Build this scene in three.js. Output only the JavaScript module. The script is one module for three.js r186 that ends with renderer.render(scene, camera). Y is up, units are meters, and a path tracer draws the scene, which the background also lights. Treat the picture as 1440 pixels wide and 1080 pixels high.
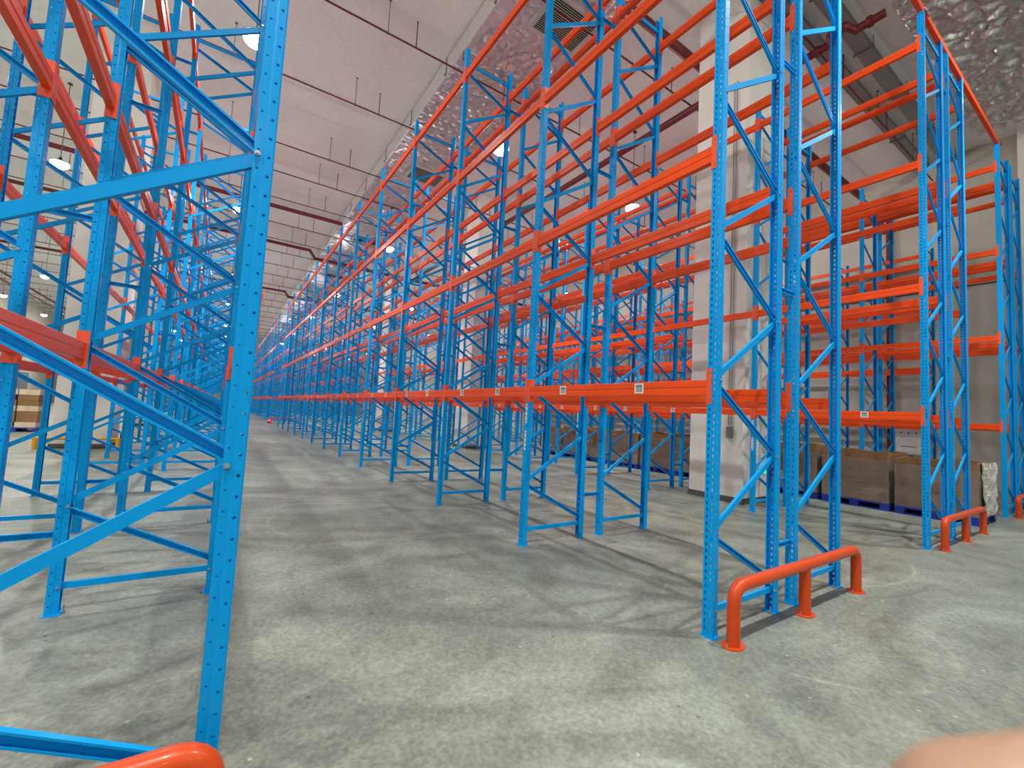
import * as THREE from 'three';
import { MarchingCubes } from 'three/addons/objects/MarchingCubes.js';
import { mergeGeometries, mergeVertices } from 'three/addons/utils/BufferGeometryUtils.js';
import { RoundedBoxGeometry } from 'three/addons/geometries/RoundedBoxGeometry.js';

// ---------------------------------------------------------------- camera, light, exposure
const scene = new THREE.Scene();
scene.background = new THREE.Color(0x000000);
const camera = new THREE.PerspectiveCamera(2 * Math.atan(540 / 616.57) * 180 / Math.PI, 4 / 3, 0.004, 200);
camera.position.set(0, 1.539, 0);
{
  const yaw = 0.58494, pitch = 0.06939, roll = 0.05416;
  const f = new THREE.Vector3(Math.sin(yaw) * Math.cos(pitch), Math.sin(pitch), -Math.cos(yaw) * Math.cos(pitch));
  const r0 = new THREE.Vector3(Math.cos(yaw), 0, Math.sin(yaw)), u0 = r0.clone().cross(f);
  const r = r0.clone().multiplyScalar(Math.cos(roll)).addScaledVector(u0, Math.sin(roll));
  const u = r0.clone().multiplyScalar(-Math.sin(roll)).addScaledVector(u0, Math.cos(roll));
  camera.quaternion.setFromRotationMatrix(new THREE.Matrix4().makeBasis(r, u, f.clone().negate()));
}
camera.updateMatrixWorld();
camera.focus = 6; camera.userData.fStop = 16;                      // small phone lens: only what touches it blurs
const LAMP_X = [-14.4, -9.6, -4.7, 0, 5.6, 10.7, 15.8], LAMP_Z = [9.4, -0.2, -9.6, -18.8, -29.1, -38.4, -49.2, -58.6, -68], LAMP_Y = 8.5;
const LAMP_CANDELA = 8.5, LAMP_BEAM = 75, LAMP_COLOR = 0xfffcf7;
const renderer = new THREE.WebGLRenderer({ antialias: true });
renderer.toneMapping = THREE.LinearToneMapping;
renderer.toneMappingExposure = 1.42;
renderer.shadowMap.enabled = true;

// ---------------------------------------------------------------- helpers
let seedState = 7;
const rnd = () => { seedState = (seedState + 0x6d2b79f5) | 0; let t = Math.imul(seedState ^ (seedState >>> 15), 1 | seedState); t = (t + Math.imul(t ^ (t >>> 7), 61 | t)) ^ t; return ((t ^ (t >>> 14)) >>> 0) / 4294967296; };
const rr = (a, b) => a + (b - a) * rnd();
function hash(x, y, s) { let h = Math.imul(x, 374761393) + Math.imul(y, 668265263) + Math.imul(s, 982451653); h = Math.imul(h ^ (h >>> 13), 1274126177); return ((h ^ (h >>> 16)) >>> 0) / 4294967296; }
function vnoise(x, y, per, s) {                      // value noise, periodic
  const xi = Math.floor(x), yi = Math.floor(y), fx = x - xi, fy = y - yi, m = (a) => ((a % per) + per) % per;
  const u = fx * fx * (3 - 2 * fx), v = fy * fy * (3 - 2 * fy);
  const a = hash(m(xi), m(yi), s), b = hash(m(xi + 1), m(yi), s), c = hash(m(xi), m(yi + 1), s), d = hash(m(xi + 1), m(yi + 1), s);
  return a + (b - a) * u + (c - a) * v + (a - b - c + d) * u * v;
}
function fbm(x, y, per, oct, s) { let v = 0, a = 0.5, t = 0; for (let i = 0; i < oct; i++) { v += a * vnoise(x, y, per, s + i); t += a; x *= 2; y *= 2; per *= 2; a *= 0.5; } return v / t; }
function texture(n, fn, srgb = true, rep = null) {
  const d = new Uint8Array(n * n * 4);
  for (let j = 0; j < n; j++) for (let i = 0; i < n; i++) {
    const c = fn(i / n, j / n), o = (j * n + i) * 4;
    d[o] = Math.max(0, Math.min(255, c[0])); d[o + 1] = Math.max(0, Math.min(255, c[1])); d[o + 2] = Math.max(0, Math.min(255, c[2])); d[o + 3] = 255;
  }
  const t = new THREE.DataTexture(d, n, n); t.wrapS = t.wrapT = THREE.RepeatWrapping; t.magFilter = THREE.LinearFilter; t.minFilter = THREE.LinearMipmapLinearFilter; t.generateMipmaps = true;
  if (srgb) t.colorSpace = THREE.SRGBColorSpace;
  if (rep) t.repeat.set(rep[0], rep[1]);
  t.needsUpdate = true; return t;
}
const names = new Map();
function numbered(n) { const k = names.get(n) || 0; names.set(n, k + 1); return k ? n + '_' + String(k).padStart(3, '0') : n; }
function add(o, parent = scene) { o.traverse((c) => { if (c.isMesh) { c.castShadow = true; c.receiveShadow = true; } }); parent.add(o); return o; }
function mesh(name, geo, mat, parent, x = 0, y = 0, z = 0) {
  const m = new THREE.Mesh(geo, mat); m.name = parent === scene ? numbered(name) : name; m.position.set(x, y, z); return add(m, parent);
}
function thing(name, label, category, pos = [0, 0, 0], group) {
  const g = new THREE.Group(); g.name = numbered(name); g.position.set(...pos); g.userData = { label, category }; if (group) g.userData.group = group; scene.add(g); return g;
}
function tag(o, label, category, group) { Object.assign(o.userData, { label, category }); if (group) o.userData.group = group; return o; }
function struct(o, label) { o.userData.kind = 'structure'; if (label) o.userData.label = label; return o; }
class GB {                                            // flat shaded triangle collector
  constructor() { this.p = []; }
  tri(a, b, c) { this.p.push(...a, ...b, ...c); return this; }
  quad(a, b, c, d) { return this.tri(a, b, c).tri(a, c, d); }
  geo() { const g = new THREE.BufferGeometry(); g.setAttribute('position', new THREE.Float32BufferAttribute(this.p, 3)); g.computeVertexNormals(); boxUV(g); return g; }
}
function boxUV(g) {                                   // uv in metres, by the way each face points
  const p = g.attributes.position, n = g.attributes.normal, uv = new Float32Array(p.count * 2);
  for (let i = 0; i < p.count; i++) {
    const ax = Math.abs(n.getX(i)), ay = Math.abs(n.getY(i)), az = Math.abs(n.getZ(i)), x = p.getX(i), y = p.getY(i), z = p.getZ(i);
    if (ay >= ax && ay >= az) { uv[2 * i] = x; uv[2 * i + 1] = z; } else if (ax >= az) { uv[2 * i] = z; uv[2 * i + 1] = y; } else { uv[2 * i] = x; uv[2 * i + 1] = y; }
  }
  g.setAttribute('uv', new THREE.BufferAttribute(uv, 2)); return g;
}
function prism(outline, t0, t1, map, caps = true) {   // closed outline [[a, b]...] swept along t
  const b = new GB(), n = outline.length;
  for (let i = 0; i < n; i++) { const p = outline[i], q = outline[(i + 1) % n]; b.quad(map(p[0], p[1], t0), map(q[0], q[1], t0), map(q[0], q[1], t1), map(p[0], p[1], t1)); }
  if (caps) {
    const tr = THREE.ShapeUtils.triangulateShape(outline.map((p) => new THREE.Vector2(...p)), []);
    for (const [i, j, k] of tr) { b.tri(map(...outline[i], t1), map(...outline[j], t1), map(...outline[k], t1)); b.tri(map(...outline[k], t0), map(...outline[j], t0), map(...outline[i], t0)); }
  }
  return b.geo();
}
function plain(g) { const o = g.index ? g.toNonIndexed() : g.clone(); for (const k of Object.keys(o.attributes)) if (!['position', 'normal', 'uv'].includes(k)) o.deleteAttribute(k); return o; }
const merged = (list) => mergeGeometries(list.map(plain));
const at = (g, x, y, z) => g.clone().translate(x, y, z);
const box = (w, h, d, x = 0, y = 0, z = 0) => boxUV(plain(new THREE.BoxGeometry(w, h, d))).translate(x, y, z);
const rbox = (w, h, d, r, x = 0, y = 0, z = 0) => boxUV(plain(new RoundedBoxGeometry(w, h, d, 2, r))).translate(x, y, z);
const cyl = (r0, r1, h, seg = 12) => plain(new THREE.CylinderGeometry(r0, r1, h, seg));
function tube(pts, r, seg = 8, n = 40, tension = 0.5) { return plain(new THREE.TubeGeometry(new THREE.CatmullRomCurve3(pts.map((p) => new THREE.Vector3(...p)), false, 'catmullrom', tension), n, r, seg, false)); }
function bar(a, b, r, seg = 8) {                     // straight round bar between two points
  const A = new THREE.Vector3(...a), B = new THREE.Vector3(...b), g = cyl(r, r, A.distanceTo(B), seg);
  g.applyQuaternion(new THREE.Quaternion().setFromUnitVectors(new THREE.Vector3(0, 1, 0), B.clone().sub(A).normalize()));
  return g.translate((A.x + B.x) / 2, (A.y + B.y) / 2, (A.z + B.z) / 2);
}

// ---------------------------------------------------------------- materials
const std = (o) => new THREE.MeshStandardMaterial(o), phy = (o) => new THREE.MeshPhysicalMaterial(o);
const coat = texture(256, (u, v) => { const k = 128 + 60 * (fbm(u * 24, v * 24, 24, 3, 31) - 0.5); return [k, k, k]; }, false, [4, 4]);
const M = {};
M.blue = phy({ color: new THREE.Color().setRGB(0.0, 0.335, 0.82), roughness: 0.42, specularIntensity: 0.3, clearcoat: 0.07, clearcoatRoughness: 0.15, bumpMap: coat, bumpScale: 0.0003 });
M.orange = phy({ color: new THREE.Color().setRGB(0.9, 0.084, 0.008), roughness: 0.4, specularIntensity: 0.6, clearcoat: 0.1, clearcoatRoughness: 0.2 });
M.hook = phy({ color: new THREE.Color().setRGB(0.85, 0.10, 0.035), roughness: 0.4, clearcoat: 0.3, clearcoatRoughness: 0.25 });
M.guard = phy({ color: new THREE.Color().setRGB(0.62, 0.066, 0.008), roughness: 0.36, specularIntensity: 0.6, clearcoat: 0.22, clearcoatRoughness: 0.1 });
M.zinc = std({ color: 0xb9bcc0, metalness: 0.9, roughness: 0.35 });
M.galv = std({ color: 0x8f9294, metalness: 0.7, roughness: 0.5 });
M.pipe = std({ color: new THREE.Color().setRGB(0.13, 0.008, 0.012), roughness: 0.45 });
M.rod = std({ color: 0x6a6a66, metalness: 0.5, roughness: 0.55 });
M.dark = std({ color: 0x2c2c2e, roughness: 0.6 });
const paperTex = texture(128, (u, v) => {             // print on the beam labels: frame, code block, bars
  const inn = u > 0.14 && u < 0.86 && v > 0.12 && v < 0.88;
  if (!inn) return [236, 234, 228];
  const bars = v < 0.5 && hash(Math.floor(u * 34), 3, 5) > 0.5;
  return bars ? [86, 96, 104] : v > 0.56 ? [112, 134, 140] : [190, 200, 200];
});
const stripTex = texture(128, (u, v) => {
  const k = (v * 4) % 1, on = u > 0.28 && u < 0.74 && k > 0.25 && k < 0.8;
  return on ? [104, 108, 116] : [228, 232, 236];
});
M.paper = std({ map: paperTex, roughness: 0.7 });
M.strip = std({ map: stripTex, roughness: 0.7 });

const ARCS = [[0.2, 0.3, 0.13, 0.0016, 34], [0.2, 0.3, 0.155, 0.002, 26], [0.7, 0.62, 0.2, 0.002, 30], [0.68, 0.6, 0.24, 0.003, -22], [0.45, 0.8, 0.11, 0.0016, 30], [0.8, 0.2, 0.15, 0.003, -24], [0.35, 0.55, 0.28, 0.004, -20]];
const floorTex = texture(2048, (u, v) => {
  const big = fbm(u * 5, v * 5, 5, 4, 1), wx = fbm(u * 4, v * 4, 4, 3, 90) * 1.6, sw = fbm((u + wx * 0.12) * 10, (v + wx * 0.2) * 34, 10, 3, 11);
  const mid = fbm(u * 40, v * 40, 40, 3, 21), fine = vnoise(u * 700, v * 700, 700, 41), fine2 = vnoise(u * 330, v * 330, 330, 43);
  let k = 138 + 30 * (big - 0.5) + 52 * (sw - 0.5) + 22 * (mid - 0.5) + 26 * (fine - 0.5) + 18 * (fine2 - 0.5);
  const sp = hash(Math.floor(u * 512), Math.floor(v * 512), 77); if (sp > 0.9994) k += 45; if (sp < 0.0006) k -= 45;
  for (const [cx, cy, r, w, a] of ARCS) { const d = Math.abs(Math.hypot(u - cx, v - cy) - r) / w; if (d < 3) { const ang = Math.atan2(v - cy, u - cx); k += a * Math.exp(-d * d) * Math.max(0, fbm(ang * 3 + 9, r * 30, 64, 3, 7) * 2.2 - 0.75); } }
  const tint = fbm(u * 3, v * 3, 3, 2, 61) - 0.5;
  return [k * (0.955 + 0.03 * tint), k, k * (0.925 - 0.03 * tint)];
});
const floorRough = texture(512, (u, v) => { const k = 104 + 44 * (fbm(u * 8, v * 8, 8, 3, 5) - 0.5); return [k, k, k]; }, false);
floorTex.repeat.set(1 / 9, 1 / 9); floorRough.repeat.set(1 / 5.3, 1 / 5.3);
M.floor = phy({ map: floorTex, roughness: 1, roughnessMap: floorRough, vertexColors: true, specularIntensity: 0.8 });
const plaster = texture(512, (u, v) => { const k = 226 + 22 * (fbm(u * 6, v * 6, 6, 5, 3) - 0.5) + 8 * (vnoise(u * 200, v * 200, 200, 4) - 0.5); return [k, k * 0.99, k * 0.965]; });
plaster.repeat.set(1 / 4, 1 / 4);
M.wall = std({ map: plaster, color: 0xd6d6d0, roughness: 0.85 });
const ceilTex = texture(512, (u, v) => { const k = 238 + 20 * (fbm(u * 5, v * 5, 5, 5, 13) - 0.5) + 8 * (vnoise(u * 200, v * 200, 200, 14) - 0.5); return [k * 0.985, k, k * 0.99]; });
ceilTex.repeat.set(1 / 11, 1 / 11);
M.ceiling = std({ map: ceilTex, roughness: 0.9 });
const colTex = texture(512, (u, v) => {               // plaster with trowel smears
  const w = fbm(u * 3, v * 3, 3, 3, 8), sm = fbm((u + w * 0.4) * 6, v * 3, 3, 4, 19);
  const k = 226 + 14 * (fbm(u * 8, v * 8, 8, 4, 3) - 0.5) - 60 * Math.max(0, sm - 0.62);
  return [k, k * 0.992, k * 0.965];
});
colTex.repeat.set(1 / 3, 1 / 3);
M.column = std({ map: colTex, roughness: 0.75 });
M.skirt = std({ color: 0x55554f, roughness: 0.7 });
const foilBump = texture(512, (u, v) => { const k = 255 * fbm(u * 26, v * 26, 26, 4, 70); return [k, k, k]; }, false, [0.8, 0.8]);
M.foil = std({ color: 0xd2cece, metalness: 0.85, roughness: 0.3, bumpMap: foilBump, bumpScale: 0.01 });
M.foilSide = std({ color: 0xdcdcda, metalness: 0.5, roughness: 0.4, bumpMap: foilBump, bumpScale: 0.02 });
const boardTex = texture(512, (u, v) => { const k = 1 + 0.18 * (fbm(u * 6, v * 6, 6, 4, 50) - 0.5) + 0.08 * (vnoise(u * 150, v * 12, 12, 51) - 0.5); return [138 * k, 104 * k, 70 * k]; });
M.board = std({ map: boardTex, roughness: 0.85 });
const paleTex = texture(256, (u, v) => { const k = 1 + 0.16 * (fbm(u * 6, v * 6, 6, 4, 52) - 0.5); return [206 * k, 190 * k, 162 * k]; });
M.boardPale = std({ map: paleTex, roughness: 0.85 });
const filmBump = texture(512, (u, v) => { const k = 255 * fbm(u * 10, v * 60, 10, 4, 60); return [k, k, k]; }, false);
M.film = phy({ color: 0xf4f4f2, roughness: 0.14, transmission: 0.88, thickness: 0, bumpMap: filmBump, bumpScale: 0.03 });
M.filmWhite = phy({ color: 0xe8e8e2, roughness: 0.35, transmission: 0.25, thickness: 0, bumpMap: filmBump, bumpScale: 0.02 });
M.palletBlue = std({ color: 0x1036a0, roughness: 0.5 });
M.yellow = std({ color: 0xe6a80c, roughness: 0.5 });
M.lens = std({ color: 0xffffff, emissive: LAMP_COLOR, emissiveIntensity: 14, roughness: 0.4 });
M.lampBody = std({ color: 0x303234, roughness: 0.5, metalness: 0.3 });
M.white = std({ color: 0xd8d8d4, roughness: 0.5 });
M.grille = std({ color: 0xb4b2ac, roughness: 0.5, metalness: 0.3 });

// ---------------------------------------------------------------- setting
const XL = -17.5, XR = 19.9, ZN = 13, ZF = -84, CEIL = 11.1;
{
  const g = new THREE.BoxGeometry(XR - XL, 0.3, ZN - ZF, 120, 1, 300), p = g.attributes.position, col = new Float32Array(p.count * 3), uv = g.attributes.uv;
  g.translate((XL + XR) / 2, -0.15, (ZN + ZF) / 2);
  for (let i = 0; i < p.count; i++) {
    const x = p.getX(i), z = p.getZ(i), k = 0.92 + 0.16 * (fbm((x + 60) * 0.32, (z + 200) * 0.32, 4096, 4, 99) - 0.5);
    col[3 * i] = k; col[3 * i + 1] = k; col[3 * i + 2] = k; uv.setXY(i, x, z);
  }
  g.setAttribute('color', new THREE.BufferAttribute(col, 3));
  struct(mesh('floor', g, M.floor, scene), 'polished grey concrete warehouse floor');
  struct(mesh('ceiling', box(XR - XL, 0.3, ZN - ZF, (XL + XR) / 2, CEIL + 0.15, (ZN + ZF) / 2), M.ceiling, scene), 'pale pinkish grey ceiling slab');
  struct(mesh('wall_right', box(0.3, CEIL, ZN - ZF, XR + 0.15, CEIL / 2, (ZN + ZF) / 2), M.wall, scene), 'pale grey side wall behind the last rack');
  struct(mesh('wall_left', box(0.3, CEIL, ZN - ZF, XL - 0.15, CEIL / 2, (ZN + ZF) / 2), M.wall, scene), 'pale side wall beyond the stacked cartons');
  struct(mesh('wall_back', box(XR - XL, CEIL, 0.3, (XL + XR) / 2, CEIL / 2, ZF - 0.15), M.wall, scene), 'far end wall of the warehouse');
  struct(mesh('wall_front', box(XR - XL, CEIL, 0.3, (XL + XR) / 2, CEIL / 2, ZN + 0.15), M.wall, scene), 'end wall behind the camera');
}
function column(x, z, label, extra) {
  const g = thing('concrete_column', label, 'column', [x, 0, z], 'square plastered columns');
  mesh('shaft', boxUV(rbox(1.2, CEIL - 0.004, 1.2, 0.03, 0, CEIL / 2, 0)), M.column, g);
  mesh('skirting', merged([box(1.224, 0.12, 0.012, 0, 0.06, 0.606), box(1.224, 0.12, 0.012, 0, 0.06, -0.606), box(0.012, 0.12, 1.2, 0.606, 0.06, 0), box(0.012, 0.12, 1.2, -0.606, 0.06, 0)]), M.skirt, g);
  if (extra) extra(g);
  return g;
}
column(9.375, -5.37, 'square off-white column in the second rack row with conduit and switch boxes', (g) => {
  mesh('conduit', merged([bar([-0.62, 1.55, 0.30], [-0.62, 9, 0.30], 0.009, 6), bar([-0.62, 1.55, 0.36], [-0.62, 9, 0.36], 0.009, 6)]), M.galv, g);
  mesh('switch_box', rbox(0.06, 0.24, 0.12, 0.01, -0.635, 1.42, 0.33), M.galv, g);
  mesh('junction_box', rbox(0.04, 0.1, 0.1, 0.01, -0.625, 2.15, 0.33), M.white, g);
  const l = mesh('exit_lamp', rbox(0.06, 0.05, 0.04, 0.008, 0.25, 0.62, 0.625), std({ color: 0x0c6b3c, emissive: 0x20e08a, emissiveIntensity: 1.2 }), g); l.userData.label = 'small green indicator lamp';
});
column(9.375, -17.1, 'square off-white column seen through the second rack row, farther back');
column(9.375, -28.9, 'square off-white column deepest in the second rack row');
column(-3.03, -16.95, 'square white column left of the near rack with yellow foot guard', (g) => {
  mesh('foot_guard', merged([bar([-0.8, 0.28, 0.85], [0.8, 0.28, 0.85], 0.035), bar([-0.8, 0, 0.85], [-0.8, 0.3, 0.85], 0.05), bar([0.8, 0, 0.85], [0.8, 0.3, 0.85], 0.05)]), M.yellow, g);
});
column(-3.03, -28.7, 'square white column left of the near rack, farther back');
column(-15.4, -28.7, 'square white column near the left wall');

// ---------------------------------------------------------------- pallet racks
const Z0 = -1.924, PZ = 2.391, HT = 7.9, DEPTH = 0.9, LV = [1.70, 3.56, 5.42, 7.28];
// upright section: x outwards to the aisle, z along the row, folded sheet 2.5 mm thick
const OUT = [[0.035, 0.036], [0.029, 0.0425], [0.004, 0.0425], [-0.004, 0.037], [-0.035, 0.037], [-0.035, 0.027]];
const INN = [[0.0325, 0.035], [0.0279, 0.040], [0.005, 0.040], [-0.003, 0.0345], [-0.0325, 0.0345], [-0.0325, 0.027]];
const outlinePost = [...OUT.slice().reverse().map(([x, z]) => [x, -z]), ...OUT, ...INN.slice().reverse(), ...INN.map(([x, z]) => [x, -z])];
const postPlain = prism(outlinePost, 0.006, HT, (x, z, t) => [x, t, z]);
const postFar = prism([[-0.035, -0.037], [0.03, -0.0425], [0.035, -0.036], [0.035, 0.036], [0.03, 0.0425], [-0.035, 0.037]].reverse(), 0.006, HT, (x, z, t) => [x, t, z]);
function punchedPost() {
  const b = new GB(), y0 = 0.006;
  const plate = (A, B, An, Bn, cols, pitch, start, w, h, round) => {       // wall from A to B (outer) and An to Bn (inner), with rows of holes
    const P = (u, y, inner) => { const a = inner ? An : A, c = inner ? Bn : B; return [a[0] + (c[0] - a[0]) * u, y, a[1] + (c[1] - a[1]) * u]; };
    const W = Math.hypot(B[0] - A[0], B[1] - A[1]), edges = [0];
    for (let i = 0; i + 1 < cols.length; i++) edges.push((cols[i] + cols[i + 1]) / 2); edges.push(1);
    cols.forEach((uc, ci) => {
      const ul = edges[ci], ur = edges[ci + 1];
      let y = y0; const n = Math.floor((HT - y0 - start) / pitch);
      const solid = (ya, yb) => { for (const inn of [0, 1]) b.quad(P(ul, ya, inn), P(ur, ya, inn), P(ur, yb, inn), P(ul, yb, inn)); };
      solid(y0, y0 + start); y += start;
      for (let k = 0; k < n; k++, y += pitch) {
        const yc = y + pitch / 2, hw = w / 2 / W, hh = h / 2, N = round ? 8 : 4, ring = [], outer = [];
        if (round) for (let i = 0; i < 8; i++) { const a = Math.PI / 4 * i; ring.push([uc + hw * Math.cos(a), yc + hh * Math.sin(a)]); }
        else ring.push([uc + hw, yc - hh], [uc + hw, yc + hh], [uc - hw, yc + hh], [uc - hw, yc - hh]);
        const ya = y, yb = y + pitch;
        if (round) outer.push([ur, yc], [ur, yb], [uc, yb], [ul, yb], [ul, yc], [ul, ya], [uc, ya], [ur, ya]); else outer.push([ur, ya], [ur, yb], [ul, yb], [ul, ya]);
        for (let i = 0; i < N; i++) {
          const j = (i + 1) % N;
          for (const inn of [0, 1]) b.quad(P(...ring[i], inn), P(...outer[i], inn), P(...outer[j], inn), P(...ring[j], inn));
          b.quad(P(...ring[i], 0), P(...ring[j], 0), P(...ring[j], 1), P(...ring[i], 1));
        }
      }
      solid(y, HT);
    });
  };
  const flip = ([x, z]) => [x, -z];
  plate(flip(OUT[0]), OUT[0], flip(INN[0]), INN[0], [0.25, 0.75], 0.05, 0.03, 0.011, 0.022, false);
  for (const s of [1, -1]) {
    const f = s > 0 ? (p) => p : flip;
    for (const [i, j] of [[0, 1], [2, 3], [4, 5]]) for (const L of [OUT, INN]) { const a = f(L[i]), c = f(L[j]); b.quad([a[0], y0, a[1]], [c[0], y0, c[1]], [c[0], HT, c[1]], [a[0], HT, a[1]]); }
    plate(f(OUT[1]), f(OUT[2]), f(INN[1]), f(INN[2]), [0.5], 0.075, 0.02, 0.012, 0.012, true);
    plate(f(OUT[3]), f(OUT[4]), f(INN[3]), f(INN[4]), [0.52], 0.075, 0.045, 0.009, 0.009, true);
    const o = f(OUT[5]), n = f(INN[5]); b.quad([o[0], y0, o[1]], [n[0], y0, n[1]], [n[0], HT, n[1]], [o[0], HT, o[1]]);
    for (let i = 0; i < 5; i++) { const a = f(OUT[i]), c = f(OUT[i + 1]), d = f(INN[i + 1]), e = f(INN[i]); b.quad([a[0], HT, a[1]], [c[0], HT, c[1]], [d[0], HT, d[1]], [e[0], HT, e[1]]); }
  }
  return b.geo();
}
const postPunched = punchedPost();
// braces: C channel 44 x 24 mm
const CH = [[-0.022, 0], [0.022, 0], [0.022, 0.024], [0.014, 0.024], [0.014, 0.0218], [0.0198, 0.0218], [0.0198, 0.0022], [-0.0198, 0.0022], [-0.0198, 0.0218], [-0.014, 0.0218], [-0.014, 0.024], [-0.022, 0.024]];
function brace(x0, y0, x1, y1, webFront, simple) {
  const L = Math.hypot(x1 - x0, y1 - y0), ux = (x1 - x0) / L, uy = (y1 - y0) / L;
  const prof = simple ? [[-0.022, 0], [0.022, 0], [0.022, 0.024], [-0.022, 0.024]] : CH;
  return prism(prof, 0, L, (a, w, t) => [x0 + ux * t - uy * a, y0 + uy * t + ux * a, webFront ? 0.012 - w : w - 0.012]);
}
const XB = 0.432, braceList = [['bottom', -XB, 0.185, XB, 0.185, true]];
{
  const Rn = [0.245, 1.31, 2.48, 3.645, 4.79, 5.96, 7.12], Ln = [0.735, 1.885, 3.06, 4.19, 5.37, 6.54, 7.53];
  for (let i = 0; i < 7; i++) { braceList.push(['fall', -XB, Ln[i] - 0.03, XB, Rn[i] + 0.02, false]); if (i < 6) braceList.push(['rise', -XB, Ln[i] + 0.03, XB, Rn[i + 1] - 0.02, true]); }
  braceList.push(['top', -XB, 7.66, XB, 7.66, true]);
}
const braceGeo = braceList.map(([, a, b, c, d, w]) => brace(a, b, c, d, w, false));
const braceFar = merged(braceList.map(([, a, b, c, d, w]) => brace(a, b, c, d, w, true)));
const plateGeo = box(0.098, 0.006, 0.112, 0, 0.003, 0);
const anchorGeo = merged([at(cyl(0.012, 0.012, 0.012, 6), 0, 0.012, 0), at(cyl(0.006, 0.006, 0.05, 6), 0, 0.03, 0)]);
const boltGeo = merged([at(cyl(0.0105, 0.0105, 0.007, 6).rotateX(Math.PI / 2), 0, 0, 0.0035), at(cyl(0.0055, 0.0055, 0.014, 6).rotateX(Math.PI / 2), 0, 0, 0.007)]);
const spacerGeo = prism(CH, -0.139, 0.139, (a, w, t) => [t, a, w - 0.012]);
const farFrame = merged([at(postFar, 0.45, 0, 0), at(postFar.clone().rotateY(Math.PI), -0.45, 0, 0), braceFar]);
const stripGeo = new THREE.PlaneGeometry(0.036, 0.23).rotateY(Math.PI / 2);
// beams: folded box section 120 x 50 with a groove along both sides, along z
const BL = PZ - 0.094, BEAM = [[-0.022, 0], [0.022, 0], [0.025, 0.003], [0.025, 0.052], [0.021, 0.056], [0.021, 0.064], [0.025, 0.068], [0.025, 0.117], [0.022, 0.12], [-0.022, 0.12], [-0.025, 0.117], [-0.025, 0.068], [-0.021, 0.064], [-0.021, 0.056], [-0.025, 0.052], [-0.025, 0.003]].reverse();
const beamGeo = prism(BEAM, -BL / 2, BL / 2, (x, y, t) => [x, y, t]);
const beamFar = prism([[-0.025, 0], [0.025, 0], [0.025, 0.12], [-0.025, 0.12]].reverse(), -BL / 2, BL / 2, (x, y, t) => [x, y, t]);
// end plate: angle hooked over the outer face of the upright; beam axis sits 10 mm outside the post centre
function hookGeo(s) {                                  // s = +1: at the +z end
  const z0 = s * (BL / 2), zf = s * (BL / 2 + 0.0425);
  return merged([box(0.07, 0.27, 0.004, -0.006, 0.07, z0 + s * 0.002), box(0.004, 0.27, 0.044, 0.0275, 0.07, (z0 + zf) / 2 + s * 0.001), box(0.006, 0.016, 0.012, 0.031, 0.18, zf - s * 0.014), box(0.006, 0.016, 0.012, 0.031, -0.03, zf - s * 0.014)]);
}
const hookP = hookGeo(1), hookN = hookGeo(-1);
const beamFarAll = merged([beamFar, hookP, hookN]);
const cardGeo = new THREE.PlaneGeometry(0.1, 0.088).rotateY(Math.PI / 2);

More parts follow.
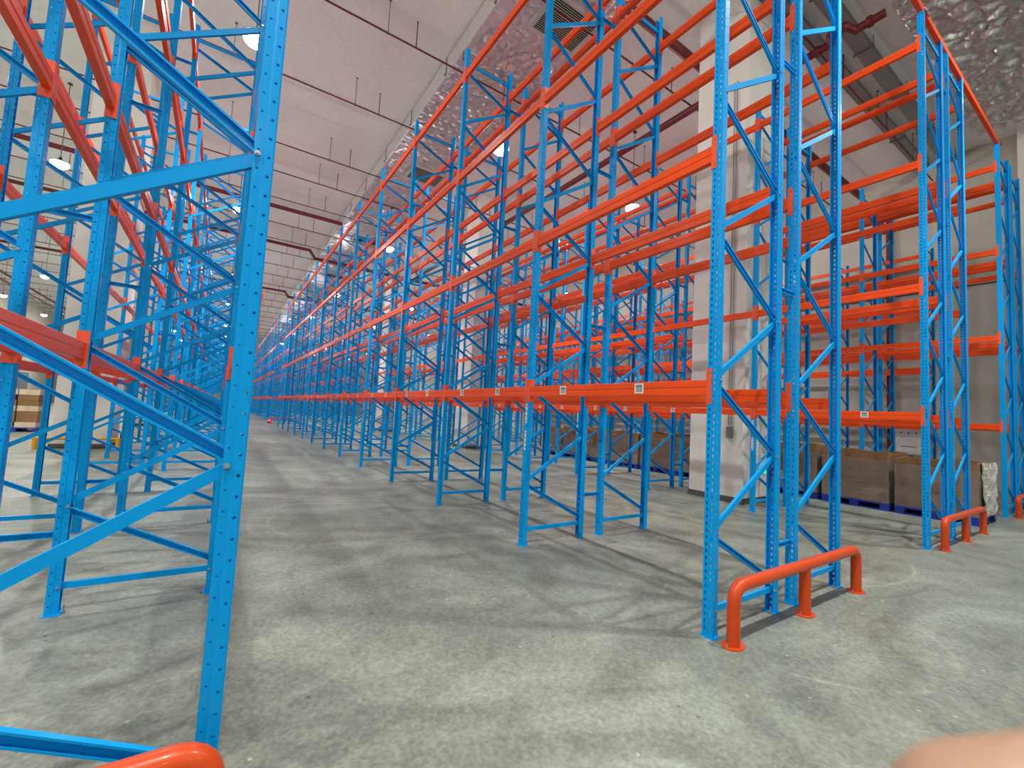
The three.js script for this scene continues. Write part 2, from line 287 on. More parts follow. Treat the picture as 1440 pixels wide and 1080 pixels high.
function rack(label, xFront, faces, opt = {}) {        // xFront: smaller x post line; faces: sides that show labels
  const { z0 = Z0, n = 13, first = 0, punched = [], detail = 6, spacer = false, skip = () => false, bolts = [], strips = 0, cards = 0 } = opt;
  const g = thing('pallet_rack', label, 'rack', [xFront + DEPTH / 2, 0, z0], 'long rows of pallet racking');
  for (let k = first; k < n; k++) {
    const zz = -PZ * k;
    if (k >= detail) { mesh('upright_frame', farFrame, M.blue, g, 0, 0, zz); continue; }
    const f = new THREE.Group(); f.name = 'upright_frame'; f.position.set(0, 0, zz); g.add(f);
    const pg = punched.includes(k) ? postPunched : postPlain;
    mesh('upright_post', pg, M.blue, f, DEPTH / 2, 0, 0);
    mesh('upright_post', pg, M.blue, f, -DEPTH / 2, 0, 0).rotation.y = Math.PI;
    braceGeo.forEach((b) => mesh('brace', b, M.blue, f));
    for (const s of [1, -1]) { mesh('base_plate', plateGeo, M.blue, f, s * DEPTH / 2, 0, 0); if (k < 3) mesh('anchor_bolt', anchorGeo, M.zinc, f, s * (DEPTH / 2 - 0.06), 0, 0.02); }
    if (spacer) for (const h of [0.54, 2.79, 4.97, 7.2]) mesh('row_spacer', spacerGeo, M.blue, f, DEPTH / 2 + 0.175, h, 0);
    if (bolts.includes(k)) for (const [kind, x0, y0, x1, y1] of braceList) {
      if (kind === 'rise') { mesh('bolt', boltGeo, M.zinc, f, -DEPTH / 2 + 0.022, y0 - 0.03, 0.037); mesh('bolt', boltGeo, M.zinc, f, DEPTH / 2 - 0.022, y1 + 0.01, 0.037); }
      if (kind === 'bottom') { mesh('bolt', boltGeo, M.zinc, f, -DEPTH / 2 + 0.022, y0, 0.037); mesh('bolt', boltGeo, M.zinc, f, DEPTH / 2 - 0.022, y0, 0.037); }
    }
    if (strips && k > 0) for (const [i, h] of [[0, 1.56], [1, 1.24]]) {
      const s = mesh('label_strip', stripGeo, M.strip, f, strips * (DEPTH / 2 + 0.0365), h, 0); if (strips < 0) s.rotation.y = Math.PI; s.userData.label = 'white printed label strip';
    }
  }
  for (let k = first; k < n - 1; k++) for (let l = 0; l < 4; l++) for (const s of [1, -1]) {
    if (skip(k, s)) continue;
    const x = s * (DEPTH / 2 + 0.01), y = LV[l] + 0.065, z = -PZ * (k + 0.5);
    const near = k < detail;
    const b = mesh('load_beam', near ? beamGeo : beamFarAll, M.orange, g, x, y, z);
    if (s < 0) b.rotation.y = Math.PI;
    if (near) { mesh('end_plate', hookP, M.hook, b); mesh('end_plate', hookN, M.hook, b); }
    if (l === 0 && k < 9 && (cards === s || cards === 2)) for (const dz of [0.5, -0.54]) { const c = mesh('barcode_label', cardGeo, M.paper, b, 0.0262, 0.066, s < 0 ? -dz : dz); c.userData.label = 'white barcode label'; }
  }
  return g;
}
const bay = (kk, side) => (k, s) => kk.includes(k) && s === side;
const P = 5.171;
rack('blue rack row with orange beams lining the right side of the open aisle', 3.126, 0, { punched: [0, 1], bolts: [0], spacer: true, strips: -1, cards: -1 });
rack('blue rack row standing back to back behind the aisle-side row, orange end guard in front', 4.38, 0, { punched: [0, 1], cards: 2 });
rack('blue rack row beyond the next aisle, around the off-white column, nearer of its pair', 8.297, 0, { punched: [0], spacer: true, skip: bay([1, 6, 11], 1), strips: -1, cards: -1 });
rack('blue rack row beyond the next aisle, beside the cardboard pallet boxes', 9.55, 0, { punched: [0], skip: bay([1, 6, 11], -1), cards: 1 });
rack('blue rack row right of the cardboard boxes, nearer of its pair', 13.47, 0, { detail: 4, spacer: true, n: 12 });
rack('blue rack row right of the cardboard boxes, farther of its pair', 14.735, 0, { detail: 4, n: 12 });
rack('single blue rack row along the right wall by the electrical cabinet', 18.62, 0, { detail: 4, first: 1, n: 12 });
rack('blue rack row at the left whose post stands closest to the camera', -0.837, 0, { punched: [0, 1, 2], bolts: [0, 1, 2] });
rack('blue rack row at the far left, back to back with the closest row', -2.09, 0, { punched: [1, 2], bolts: [1], spacer: true });
// second block of racking past the cross aisle, small in the picture
const ZB = -35.6;
rack('distant blue rack row past the cross aisle on the right of the open aisle', 3.126, 0, { z0: ZB, n: 15, detail: 0 });
rack('distant blue rack row past the cross aisle, behind the right-hand one', 4.38, 0, { z0: ZB, n: 15, detail: 0 });
rack('distant blue rack row past the cross aisle, nearer of the next pair', 8.297, 0, { z0: ZB, n: 15, detail: 0 });
rack('distant blue rack row past the cross aisle, farther of the next pair', 9.55, 0, { z0: ZB, n: 15, detail: 0 });
rack('distant blue rack row past the cross aisle on the left of the open aisle', -0.837, 0, { z0: ZB, n: 15, detail: 0 });
rack('distant blue rack row past the cross aisle at the far left', -2.09, 0, { z0: ZB, n: 15, detail: 0 });
// portal ties across the aisles at the top of the first frames
function tie(x0, x1, label) {
  const g = prism([[-0.03, 0], [0.03, 0], [0.03, 0.1], [-0.03, 0.1]].reverse(), x0, x1, (z, y, t) => [t, y, z]);
  const t = thing('portal_tie', label, 'tie beam', [0, HT, Z0], 'ties across the rack tops');
  mesh('bar', g.translate(0, 0.006, 0), M.orange, t);
  for (const x of [x0 + 0.05, x1 - 0.05]) mesh('end_plate', box(0.1, 0.006, 0.12, x, 0.003, 0), M.hook, t);
}
tie(5.2, 8.36, 'orange tie beam over the aisle left of the second rack pair');
tie(8.36, 13.54, 'orange tie beam across the rack tops under the foil duct');

// ---------------------------------------------------------------- rack end guards
function guard(x0, x1, z, label) {
  const g = thing('guard_rail', label, 'guard rail', [(x0 + x1) / 2, 0, z], 'orange tubular guards at the rack ends');
  const r = 0.045, H = 0.405, w = (x1 - x0) / 2, R = 0.12, pts = [];
  const path = new THREE.CurvePath();
  path.add(new THREE.LineCurve3(new THREE.Vector3(-w, 0.008, 0), new THREE.Vector3(-w, H - R, 0)));
  path.add(new THREE.QuadraticBezierCurve3(new THREE.Vector3(-w, H - R, 0), new THREE.Vector3(-w, H, 0), new THREE.Vector3(-w + R, H, 0)));
  path.add(new THREE.LineCurve3(new THREE.Vector3(-w + R, H, 0), new THREE.Vector3(w - R, H, 0)));
  path.add(new THREE.QuadraticBezierCurve3(new THREE.Vector3(w - R, H, 0), new THREE.Vector3(w, H, 0), new THREE.Vector3(w, H - R, 0)));
  path.add(new THREE.LineCurve3(new THREE.Vector3(w, H - R, 0), new THREE.Vector3(w, 0.008, 0)));
  mesh('bent_tube', new THREE.TubeGeometry(path, 120, r, 20, false), M.guard, g);
  mesh('middle_post', at(cyl(r, r, H - 0.03, 20), 0, (H - 0.03) / 2 + 0.008, 0), M.guard, g);
  for (const x of [-w, 0, w]) {
    const f = mesh('foot_flange', at(plain(new THREE.CylinderGeometry(0.088, 0.088, 0.008, 24)).scale(1.1, 1, 0.8), 0, 0.004, 0), M.guard, g, x, 0, 0);
    for (const a of [-1, 1]) mesh('anchor_bolt', at(anchorGeo.clone().scale(0.8, 0.5, 0.8), a * 0.072, 0.007, 0), M.zinc, f);
  }
  return g;
}
guard(3.146, 5.317, -1.755, 'large orange tubular guard rail in front of the right rack end');
guard(8.45, 10.66, -1.775, 'orange tubular guard rail at the second rack pair, centre right');
guard(13.68, 15.85, -1.775, 'orange tubular guard rail cut off by the right picture edge');
guard(-2.11, 0.075, -1.755, 'orange tubular guard rail in the bottom left corner');
guard(3.146, 5.317, ZB + 0.25, 'tiny red guard rail far down the aisle at the cross aisle');
{
  const t = thing('beacon', 'tiny red beacon light far down the aisle', 'beacon', [3.0, 0, ZB + 0.35]);
  mesh('base', at(cyl(0.06, 0.08, 0.14, 12), 0, 0.07, 0), M.dark, t);
  mesh('beacon_lens', at(plain(new THREE.SphereGeometry(0.07, 12, 8)), 0, 0.19, 0), std({ color: 0x801010, emissive: 0xff1a2a, emissiveIntensity: 6 }), t);
}

// ---------------------------------------------------------------- high-bay lamps
{
  const bodyGeo = plain(new THREE.LatheGeometry([[0.001, 0.2], [0.035, 0.2], [0.04, 0.12], [0.09, 0.1], [0.1, 0.06], [0.225, 0.04], [0.235, 0.03], [0.235, 0.02], [0.001, 0.02]].map((p) => new THREE.Vector2(...p)), 28));
  const lensGeo = plain(new THREE.LatheGeometry([[0.001, -0.15], [0.08, -0.143], [0.15, -0.115], [0.2, -0.07], [0.215, -0.02], [0.21, 0.018], [0.001, 0.019]].map((p) => new THREE.Vector2(...p)), 28));
  const rodTo = (top) => [at(cyl(0.012, 0.012, top - LAMP_Y - 0.2, 6), 0, 0.2 + (top - LAMP_Y - 0.2) / 2, 0), at(cyl(0.06, 0.06, 0.03, 12), 0, top - LAMP_Y - 0.015, 0)], [rodGeo, capGeo] = rodTo(CEIL), [rodShort, capShort] = rodTo(10.325), [rodLow, capLow] = rodTo(10.26);
  const rows = { '-14.4': 'by the left wall', '-9.6': 'over the carton area at the left', '-4.7': 'left of the near rack rows', 0: 'over the left rack rows', 5.6: 'over the right-hand racks', 10.7: 'over the cardboard boxes', 15.8: 'over the last rack pair' };
  const ords = ['behind the camera', 'straight over the rack ends', 'nearest', 'second', 'third', 'fourth', 'fifth', 'sixth', 'deepest'];
  LAMP_X.forEach((x) => LAMP_Z.forEach((z, j) => {
    if (x === 15.8 && z > -5) return;
    const t = thing('pendant_lamp', (j < 2 ? 'white high-bay pendant lamp ' + rows[x] + ', ' + ords[j] : 'white high-bay pendant lamp, ' + ords[j] + ' of the line ' + rows[x]), 'lamp', [x, LAMP_Y, z], 'round high-bay pendant lamps');
    mesh('lamp_body', bodyGeo, M.lampBody, t); mesh('lens', lensGeo, M.lens, t); const low = z === -0.2 && x > 8, under = x === 5.6 && z > -60 && z < 8; mesh('rod', low ? rodLow : under ? rodShort : rodGeo, M.rod, t); mesh('canopy', low ? capLow : under ? capShort : capGeo, M.lampBody, t);
const l = new THREE.PointLight(LAMP_COLOR, LAMP_CANDELA, 0, 2); l.name = 'pendant_lamp_light'; l.position.set(0, -0.075, 0); l.shadow.radius = 4; l.castShadow = true; t.add(l);
    const d = new THREE.SpotLight(LAMP_COLOR, LAMP_BEAM, 0, 0.95, 0.75, 2); d.name = 'pendant_lamp_beam'; d.position.set(0, -0.16, 0); d.target.position.set(0, -5, 0); d.shadow.radius = 5; d.castShadow = true; t.add(d, d.target);
  }));
}

// ---------------------------------------------------------------- ducts
function cells(x, z, s) {                               // distance to the nearest and second nearest puff centre
  const xi = Math.floor(x), zi = Math.floor(z); let d1 = 9, d2 = 9;
  for (let a = -1; a < 2; a++) for (let b = -1; b < 2; b++) { const dx = xi + a + hash(xi + a, zi + b, s) - x, dz = zi + b + hash(xi + a, zi + b, s + 1) - z, d = dx * dx + dz * dz; if (d < d1) { d2 = d1; d1 = d; } else if (d < d2) d2 = d; }
  return Math.sqrt(d2) - Math.sqrt(d1);
}
function quilt(w, d, step, amp, size, s) {              // puffed and crumpled foil underside, real relief hanging below y = 0
  const nx = Math.round(w / step), nz = Math.round(d / step), g = new THREE.PlaneGeometry(w, d, nx, nz).rotateX(Math.PI / 2), p = g.attributes.position;
  for (let i = 0; i < p.count; i++) {
    const x = p.getX(i), z = p.getZ(i), e = Math.min(1, (w / 2 - Math.abs(x)) / 0.15), wob = fbm((x + 40) * 2, (z + 400) * 2, 8192, 2, s + 30);
    const c = Math.min(1, cells((x + 40) / size + wob, (z + 400) / size + wob, s) * 1.8);
    p.setY(i, -amp * e * (0.6 * c + 0.6 * Math.abs(fbm((x + 40) * 6 + 3 * wob, (z + 400) * 6, 8192, 4, s + 9) - 0.5) * 2));
  }
  g.computeVertexNormals(); const uv = g.attributes.uv; for (let i = 0; i < p.count; i++) uv.setXY(i, p.getX(i), p.getZ(i)); return g;
}
{
  const x0 = 4.35, x1 = 6.76, yb = 10.55, za = 8, zb = -62, t = thing('air_duct', 'long foil-wrapped air duct under the ceiling above the right-hand racks', 'duct', [(x0 + x1) / 2, yb, 0]);
  const w = x1 - x0, h = CEIL - yb - 0.04;
  for (const s of [-1, 1]) mesh('side_panel', box(0.03, h, za - zb, s * (w / 2 - 0.015), h / 2, (za + zb) / 2), M.foilSide, t);
  mesh('top_panel', box(w - 0.06, 0.02, za - zb, 0, h - 0.01, (za + zb) / 2), M.foilSide, t);
  mesh('quilted_underside', quilt(w, 30, 0.05, 0.11, 0.24, 120).translate(0, 0, -7), M.foil, t);
  mesh('quilted_underside', quilt(w, -22 - zb, 0.1, 0.11, 0.3, 120).translate(0, 0, (zb - 22) / 2), M.foil, t);
  mesh('edge_trim', box(0.04, 0.05, za - zb, -w / 2, 0.01, (za + zb) / 2), M.foilSide, t);
  for (const z of LAMP_Z) if (z > -60 && z < 8) mesh('lamp_strut', merged([box(w, 0.03, 0.05, 0, -0.21, z), box(0.02, 0.2, 0.05, w / 2 - 0.01, -0.1, z), box(0.02, 0.2, 0.05, -w / 2 + 0.01, -0.1, z)]), M.galv, t);
  for (let z = 5; z > -60; z -= 2.6) mesh('hanger_clip', merged([box(0.012, h, 0.03, -w / 2 - 0.01, h / 2, z), box(0.06, 0.04, 0.06, -w / 2 - 0.02, 0.02, z)]), M.rod, t);
  for (let z = -7.34; z > -58; z -= 8.1) {
const v = new THREE.Group(); v.name = 'grille_outlet'; v.position.set(5.775 - (x0 + x1) / 2, -0.2, z); v.userData.label = 'square slatted grille outlet in a foil box'; t.add(v);
    const W = 1.31, D = 1.1;
    for (const s of [-1, 1]) { mesh('box_side', box(0.03, 0.2, D, s * (W / 2 - 0.015), 0.1, 0), M.foil, v); mesh('box_end', box(W - 0.06, 0.2, 0.03, 0, 0.1, s * (D / 2 - 0.015)), M.foil, v); }
    mesh('grille_frame', merged([box(W, 0.02, 0.1, 0, -0.01, D / 2 - 0.05), box(W, 0.02, 0.1, 0, -0.01, -D / 2 + 0.05), box(0.08, 0.02, D - 0.2, W / 2 - 0.04, -0.01, 0), box(0.08, 0.02, D - 0.2, -W / 2 + 0.04, -0.01, 0)]), M.grille, v);
    mesh('plenum_lining', box(W - 0.07, 0.01, D - 0.07, 0, 0.06, 0), M.dark, v);
    if (z > -20) for (let i = 0; i < 18; i++) { const sl = mesh('slat', slatGeo(W - 0.16), M.grille, v, 0, 0.0, -D / 2 + 0.13 + i * (D - 0.26) / 17); sl.rotation.x = 0.6; }
  }
  function slatGeo(L) { return box(L, 0.006, 0.032); }
}
{
  const x0 = 7.6, x1 = 17.8, z0 = -2.95, z1 = 0.4, yb = 10.42, w = x1 - x0, d = z1 - z0, h = CEIL - yb - 0.04;
  const t = thing('air_duct', 'broad crumpled foil duct in the top right corner', 'duct', [(x0 + x1) / 2, yb, (z0 + z1) / 2]);
  mesh('quilted_underside', quilt(w, d, 0.033, 0.17, 0.32, 220), M.foil, t);
  for (const s of [-1, 1]) { mesh('side_panel', box(0.03, h, d, s * (w / 2 - 0.015), h / 2, 0), M.foilSide, t); mesh('side_panel', box(w - 0.06, h, 0.03, 0, h / 2, s * (d / 2 - 0.015)), M.foilSide, t); }
}
// galvanised cable trays along the ceiling, top right
for (const [z, w, y, lab] of [[-3.9, 0.32, 10.82, 'wide galvanised cable tray under the ceiling beside the foil duct'], [-4.55, 0.3, 10.86, 'second galvanised cable tray under the ceiling, farther from the duct']]) {
  const t = thing('cable_tray', lab, 'cable tray', [13.5, y, z]);
  mesh('tray', merged([box(12.6, 0.012, w), box(12.6, 0.09, 0.012, 0, 0.045, w / 2), box(12.6, 0.09, 0.012, 0, 0.045, -w / 2)]), M.galv, t);
  for (let x = -6; x < 6.3; x += 2.4) mesh('support_bar', merged([box(0.04, 0.03, w + 0.1, x, -0.021, 0), bar([x, 0, w / 2 + 0.03], [x, CEIL - y, w / 2 + 0.03], 0.008, 6), bar([x, 0, -w / 2 - 0.03], [x, CEIL - y, -w / 2 - 0.03], 0.008, 6)]), M.rod, t);
}

// ---------------------------------------------------------------- sprinkler pipes
{
  const yp = 10.28, zs = [-4.3, -7.1, -9.92, -12.93, -16.5, -18.6, -21.05, -24.05, -26.45, -28.7, -31.5, -34.2, -37.2, -40, -43, -46, -49, -52, -55, -58, -61, -64, -67, -70, -73];
  const pos = ['just past the first frames', 'over the second rack bay', 'nearest one over the open aisle', 'second one over the open aisle', 'third one over the open aisle'];
  const ordinal = ['first', 'second', 'third', 'fourth', 'fifth', 'sixth', 'seventh', 'eighth', 'ninth', 'tenth', 'eleventh', 'twelfth', 'thirteenth', 'fourteenth', 'fifteenth', 'sixteenth', 'seventeenth', 'eighteenth', 'nineteenth', 'twentieth', 'last'];
  zs.forEach((z, i) => {
    const t = thing('sprinkler_pipe', 'thin dark red sprinkler pipe across the ceiling, ' + (pos[i] || ordinal[i - 5] + ' of the close-set far ones'), 'pipe', [0, yp, z], 'sprinkler branch pipes');
    mesh('pipe', bar([-17, 0, 0], [19.6, 0, 0], 0.022, 8), M.pipe, t);
    for (let x = 2.56 - 18; x < 19; x += i < 16 ? 3 : 9) {
      if (x > 3.4 && x < 6.9) continue;
      mesh('hanger_rod', merged([bar([x, 0, 0], [x, CEIL - yp, 0], 0.009, 6), at(cyl(0.03, 0.03, 0.05, 8).rotateZ(Math.PI / 2), x, 0, 0), box(0.06, 0.006, 0.06, x, CEIL - yp - 0.004, 0)]), M.rod, t);
      mesh('sprinkler_riser', merged([bar([x + 0.69, 0, 0], [x + 0.69, 0.66, 0], 0.013, 6), at(cyl(0.02, 0.02, 0.02, 8), x + 0.69, 0.66, 0)]), M.pipe, t);
    }
  });
  const main = (name, label, pts, r) => { const t = thing('water_main', label, 'pipe'); mesh('pipe', merged(pts.slice(1).map((p, i) => bar(pts[i], p, r, 12))), M.pipe, t); pts.slice(1, -1).forEach((p) => mesh('elbow', at(plain(new THREE.SphereGeometry(r * 1.18, 12, 8)), ...p), M.pipe, t)); return t; };
  main('', 'thick red water pipe across the ceiling, ending at the foil duct', [[-16, 10.32, -22.1], [4.24, 10.32, -22.1]], 0.09);
  main('', 'thick dark red water pipe stepping down below the foil duct, first of two', [[-16, 10.35, -27.3], [3.6, 10.35, -27.3], [3.9, 9.95, -27.3], [19, 9.95, -27.3]], 0.085);
  main('', 'thick dark red water pipe stepping down below the foil duct, farther one', [[-16, 10.35, -39], [3.6, 10.35, -39], [3.9, 9.95, -39], [19, 9.95, -39]], 0.085);
  main('', 'wide maroon water main crossing the ceiling beside the nearest column', [[6.4, 10.2, -6.1], [19, 10.2, -6.1]], 0.11);
  main('', 'maroon water main running lengthwise left of the off-white column', [[10.1, 10.15, -6.6], [10.1, 10.15, -40]], 0.1);
  const v = main('', 'maroon pipe with bolted couplings beside the top right foil duct', [[10.6, 10.1, -3.0], [10.6, 10.1, -3.5], [10.35, 10.1, -3.6], [10.35, 10.1, -3.85], [10.6, 10.1, -3.95], [10.6, 10.1, -4.6]], 0.085);
  for (const z of [-3.25, -3.72, -4.2]) mesh('coupling', at(cyl(0.115, 0.115, 0.08, 14).rotateX(Math.PI / 2), z === -3.72 ? 10.35 : 10.6, 10.1, z), M.pipe, v);
  main('', 'dark red riser pipe standing against the right wall', [[19.72, 0.002, -5.53], [19.72, 10.2, -5.53]], 0.07);
  main('', 'maroon water pipe along the left wall under the ceiling, upper one', [[-14.2, 10.05, -10], [-14.2, 10.05, -80]], 0.09);
  main('', 'maroon water pipe along the left wall under the ceiling, lower one', [[-14.2, 9.5, -10], [-14.2, 9.5, -80]], 0.09);
}

// ---------------------------------------------------------------- right wall fittings
{
  const t = thing('electrical_cabinet', 'grey electrical cabinet on the right wall above the cardboard boxes', 'cabinet', [XR - 0.12, 0.9, -5.0]);
  mesh('body', rbox(0.22, 1.0, 0.72, 0.01, 0, 0.5, 0), M.white, t);
  mesh('door', rbox(0.012, 0.92, 0.64, 0.004, -0.116, 0.5, 0), M.white, t);
  for (const z of [-0.2, 0, 0.2]) mesh('indicator', at(cyl(0.025, 0.025, 0.02, 10).rotateZ(Math.PI / 2), -0.13, 0.74, z), M.dark, t);
  mesh('vent_slot', box(0.004, 0.02, 0.4, -0.124, 0.28, 0), M.dark, t);
  tag(mesh('wall_cable', bar([XR - 0.02, 6.5, 6], [XR - 0.02, 6.5, -30], 0.018, 6), M.dark, scene), 'thin dark cable run along the right wall', 'cable');
  struct(mesh('door_1', rbox(0.1, 3.2, 4, 0.01, XL + 0.05, 1.6, -66.5), std({ color: 0x7d8286, roughness: 0.6 }), scene), 'grey loading door in the left wall');
  struct(mesh('trim_1', box(1.0, CEIL, 1.0, XR - 0.5, CEIL / 2, -1.8), M.column, scene), 'pale pilaster on the right wall');
}

// ---------------------------------------------------------------- cardboard boxes on blue pallets
const palletGeo = (() => {
  const l = [box(1.2, 0.03, 1.2, 0, 0.135, 0)];
  for (const x of [-0.54, 0, 0.54]) { l.push(box(0.12, 0.025, 1.2, x, 0.0125, 0)); for (const z of [-0.52, 0, 0.52]) l.push(box(0.12, 0.095, 0.15, x, 0.0725, z)); }
  return l;
})();
function pallet(x, z, label, turn = 0) {
  const t = thing('pallet', label, 'pallet', [x, 0, z], 'blue plastic pallets'); t.rotation.y = turn;
  mesh('deck', palletGeo[0], M.palletBlue, t);
  palletGeo.slice(1).forEach((g, i) => mesh(i % 4 ? 'block' : 'runner', g, M.palletBlue, t));
  return t;
}
function crumple(g, amp, s) {
  const p = g.attributes.position;
  for (let i = 0; i < p.count; i++) { const x = p.getX(i), y = p.getY(i), z = p.getZ(i), a = amp * (fbm((x + z + 20) * 7, (y + 20) * 5, 4096, 3, s) - 0.5) * 2; const L = Math.hypot(x, z) || 1; p.setX(i, x + a * x / L); p.setZ(i, z + a * z / L); }
  g.computeVertexNormals(); return g;
}
const BX = 11.98;
const boxPos = ['nearest one, its torn pale corner beside the guard', 'second from the near end, top edge ragged', 'third from the near end', 'fourth from the near end', 'fifth, beside the off-white column', 'sixth in line, seen behind the column', 'seventh in line', 'eighth in line', 'ninth in line', 'last in line, farthest away'];
for (let i = 0; i < 10; i++) {
  const z = -2.52 - i * 1.28, hh = 0.98 + (i % 3) * 0.05, w = 1.16, y0 = 0.152;
  pallet(BX, z, 'blue plastic pallet under the cardboard box, ' + boxPos[i].split(',')[0]);
  const t = thing('cardboard_box', 'large open brown cardboard pallet box, ' + boxPos[i], 'box', [BX, y0, z], 'cardboard pallet boxes');
  t.rotation.y = rr(-0.015, 0.015);
  // four walls with slightly bowed, uneven top edges
  for (let s = 0; s < 4; s++) {
    const g = new THREE.BoxGeometry(w, hh, 0.018, 24, 10, 1), p = g.attributes.position, ph = rr(0, 6);
    for (let k = 0; k < p.count; k++) {
      const u = p.getX(k) / w, v = p.getY(k) / hh + 0.5, bow = (0.25 - u * u) * 4;
      p.setZ(k, p.getZ(k) + w / 2 - 0.011 + bow * v * 0.03 * Math.sin(ph));
      if (v > 0.8) p.setY(k, p.getY(k) - (v - 0.8) * 5 * (0.02 + 0.02 * Math.sin(u * 9 + ph) + (s === 3 ? (i === 0 ? 0.13 / (1 + Math.exp(-(0.34 - u) * 22)) : i === 1 ? 0.14 * Math.exp(-((u + 0.12) ** 2) / 0.02) : 0.035) : 0)));
    }
    g.translate(0, hh / 2, 0).rotateY(s * Math.PI / 2); g.computeVertexNormals();
    mesh('side_panel', g, M.board, t);
  }
  mesh('bottom_panel', box(w - 0.04, 0.012, w - 0.04, 0, 0.006, 0), M.board, t);
  const fg = new THREE.CylinderGeometry(0.845, 0.84, hh * 0.94, 4, 10, true, Math.PI / 4); // film sleeve, square
  const sleeve = new THREE.BoxGeometry(w + 0.03, hh * 0.84, w + 0.03, 20, 16, 20).toNonIndexed(); fg.dispose();
  const sp = sleeve.attributes.position, keep = [];
  for (let k = 0; k < sp.count; k += 3) { const top = [0, 1, 2].every((q) => sp.getY(k + q) > hh * 0.419) || [0, 1, 2].every((q) => sp.getY(k + q) < -hh * 0.419); if (!top) for (let q = 0; q < 3; q++) keep.push(sp.getX(k + q), sp.getY(k + q) + hh * 0.42, sp.getZ(k + q)); }
  const sg = new THREE.BufferGeometry(); sg.setAttribute('position', new THREE.Float32BufferAttribute(keep, 3)); sg.computeVertexNormals(); boxUV(sg);
  const film = mesh('stretch_film', crumple(sg, 0.02, 300 + i), M.film, t); film.userData.label = 'clear stretch film';
  if (i === 0) {
    const tw = crumple(new THREE.BoxGeometry(0.9, hh * 0.98, 0.02, 24, 20, 1), 0.0, 1), p = tw.attributes.position;
    for (let k = 0; k < p.count; k++) p.setZ(k, p.getZ(k) + 0.09 * (fbm((p.getX(k) + 9) * 8, (p.getY(k) + 9) * 8, 4096, 3, 77) - 0.6));
    tw.translate(0, hh * 0.5, w / 2 + 0.055); tw.computeVertexNormals();
    const m = mesh('white_wrap', tw, M.filmWhite, t); m.userData.label = 'crumpled white plastic wrap';
  }
}

// ---------------------------------------------------------------- carton stacks at the far left
{
  const layer = ['bottom', 'second', 'third', 'fourth', 'fifth', 'sixth', 'seventh'];
  const cart = rbox(0.52, 0.19, 0.57, 0.008, 0, 0.095, 0);
  const stacks = [[-5.9, -23, 'left-hand'], [-7.3, -23.1, 'outermost'], [-6.6, -25.6, 'right-hand rear'], [-5.0, -26.0, 'rightmost rear']];
  stacks.forEach(([x, z, w], si) => {
    pallet(x, z, 'blue plastic pallet under the ' + w + ' stack of brown cartons');
    for (let l = 0; l < 7 - si % 2; l++) for (const dx of [-0.28, 0.28]) for (const dz of [-0.3, 0.3]) {
      const m = mesh('carton', cart, (l * 5 + si) % 3 ? M.board : M.boardPale, scene, x + dx + rr(-0.02, 0.02), 0.152 + l * 0.192, z + dz);
      tag(m, ((l * 5 + si) % 3 ? 'brown' : 'pale') + ' carton, ' + layer[l] + ' layer, ' + (dz > 0 ? 'near ' : 'far ') + (dx < 0 ? 'left' : 'right') + ' corner of the ' + w + ' stack', 'carton', 'cartons in the ' + w + ' stack'); m.rotation.y = rr(-0.04, 0.04);
    }
  });
  const t = thing('fire_extinguisher', 'small dark red fire extinguisher at the foot of the white left column', 'extinguisher', [-2.2, 0, -16.7]);
  mesh('cylinder', plain(new THREE.LatheGeometry([[0.001, 0.005], [0.08, 0.005], [0.085, 0.03], [0.085, 0.36], [0.06, 0.43], [0.025, 0.46], [0.025, 0.5], [0.001, 0.5]].map((p) => new THREE.Vector2(...p)), 16)), M.pipe, t);
  mesh('valve_handle', merged([box(0.03, 0.03, 0.14, 0, 0.515, 0.02), tube([[0, 0.48, 0.03], [0.05, 0.42, 0.1], [0.03, 0.2, 0.12]], 0.012, 6, 16)]), M.dark, t);
}

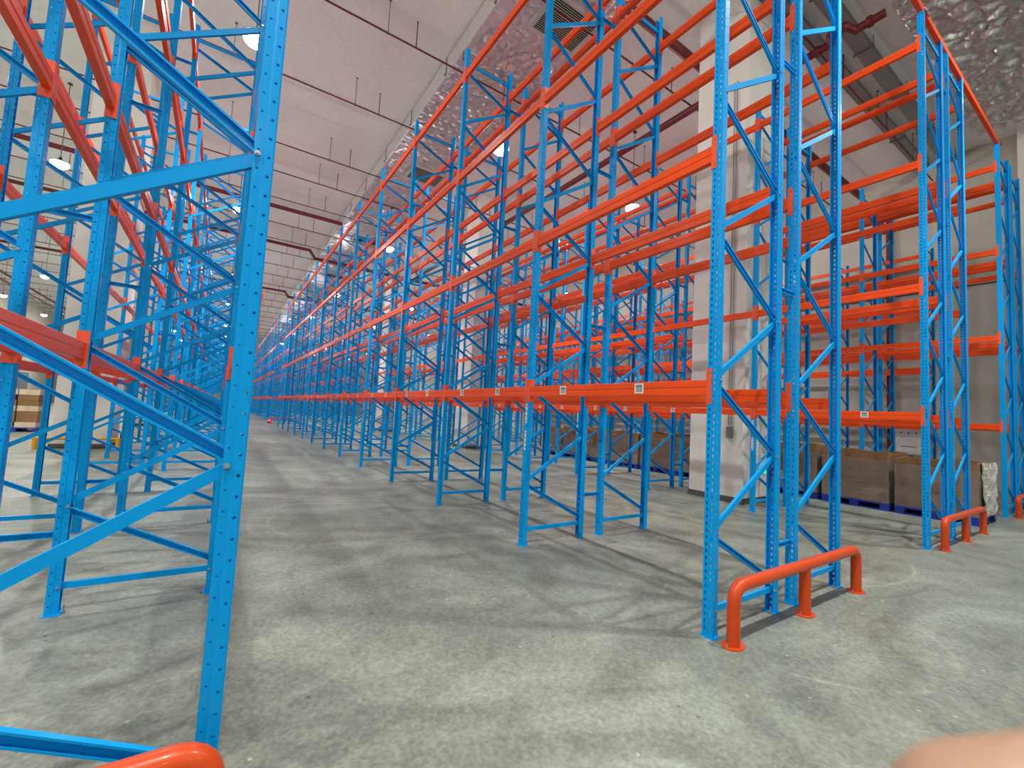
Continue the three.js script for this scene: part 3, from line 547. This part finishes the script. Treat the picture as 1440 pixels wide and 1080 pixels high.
// ---------------------------------------------------------------- the hand beside the lens
{
  const S = 0.24, O = [0.13, -0.085, -0.03], N = 84;          // cube of the field, in lens coordinates: right, up, forward
  const bones = [];
  const chain = (...j) => { for (let i = 0; i + 1 < j.length; i++) bones.push([j[i], j[i + 1]]); };
  chain([0.0335, -0.0322, 0.030, 0.0074], [0.055, -0.0312, 0.030, 0.0084], [0.080, -0.034, 0.024, 0.0092], [0.110, -0.050, 0.004, 0.0108]);
  chain([0.066, -0.054, 0.020, 0.0076], [0.073, -0.061, 0.031, 0.0084], [0.092, -0.062, 0.024, 0.0094], [0.114, -0.070, 0.000, 0.0108]);
  chain([0.072, -0.073, 0.016, 0.0074], [0.080, -0.080, 0.026, 0.0082], [0.097, -0.081, 0.019, 0.0090], [0.116, -0.088, -0.006, 0.0104]);
  chain([0.080, -0.091, 0.010, 0.0066], [0.087, -0.097, 0.018, 0.0072], [0.101, -0.098, 0.011, 0.0080], [0.118, -0.104, -0.013, 0.0096]);
  chain([0.076, -0.030, -0.020, 0.0080], [0.094, -0.037, -0.026, 0.0098], [0.116, -0.055, -0.038, 0.0125], [0.150, -0.092, -0.062, 0.0170]);
  for (const m of [[0.110, -0.050, 0.004], [0.114, -0.070, 0.000], [0.116, -0.088, -0.006], [0.118, -0.104, -0.013]]) bones.push([[...m, 0.0112], [0.158, -0.100, -0.062, 0.017]]);
  chain([0.158, -0.100, -0.062, 0.022], [0.215, -0.150, -0.118, 0.027]);
  const mc = new MarchingCubes(N, new THREE.MeshBasicMaterial(), false, false, 120000); mc.isolation = 0;
  for (let k = 0; k < N; k++) for (let j = 0; j < N; j++) for (let i = 0; i < N; i++) {
    const p = [O[0] + (i / N * 2 - 1) * S / 2, O[1] + (j / N * 2 - 1) * S / 2, O[2] + (k / N * 2 - 1) * S / 2]; let acc = 0;
    for (const [a, b] of bones) {
      const ab = [b[0] - a[0], b[1] - a[1], b[2] - a[2]], t = Math.max(0, Math.min(1, ((p[0] - a[0]) * ab[0] + (p[1] - a[1]) * ab[1] + (p[2] - a[2]) * ab[2]) / (ab[0] ** 2 + ab[1] ** 2 + ab[2] ** 2)));
      const d = Math.hypot(p[0] - a[0] - ab[0] * t, p[1] - a[1] - ab[1] * t, p[2] - a[2] - ab[2] * t) - (a[3] + (b[3] - a[3]) * t);
      acc += Math.exp(-d / 0.0011);
    }
    const edge = Math.min(i, j, k, N - 1 - i, N - 1 - j, N - 1 - k) < 2;
    mc.field[k * N * N + j * N + i] = edge ? -1 : acc > 0 ? 0.0011 * Math.log(acc) : -1;
  }
  mc.update();
  const n = mc.count, q = new Float32Array(n * 3), r = new THREE.Vector3(), u = new THREE.Vector3(), b = new THREE.Vector3(); camera.matrixWorld.extractBasis(r, u, b);
  for (let i = 0; i < n; i++) {
    const x = O[0] + 0.0012 + mc.positionArray[3 * i] * S / 2, y = O[1] - 0.0013 + mc.positionArray[3 * i + 1] * S / 2, z = O[2] + mc.positionArray[3 * i + 2] * S / 2;
    q[3 * i] = camera.position.x + r.x * x + u.x * y - b.x * z; q[3 * i + 1] = camera.position.y + r.y * x + u.y * y - b.y * z; q[3 * i + 2] = camera.position.z + r.z * x + u.z * y - b.z * z;
  }
  let g = new THREE.BufferGeometry(); g.setAttribute('position', new THREE.BufferAttribute(q, 3)); g = mergeVertices(g, 1e-5); g.computeVertexNormals(); boxUV(g);
  tag(mesh('person', g, phy({ color: new THREE.Color().setRGB(0.40, 0.235, 0.15), roughness: 0.55, sheen: 0.2 }), scene), 'out-of-focus fingertip of a hand beside the lens, bottom right corner', 'person');
}

renderer.render(scene, camera);
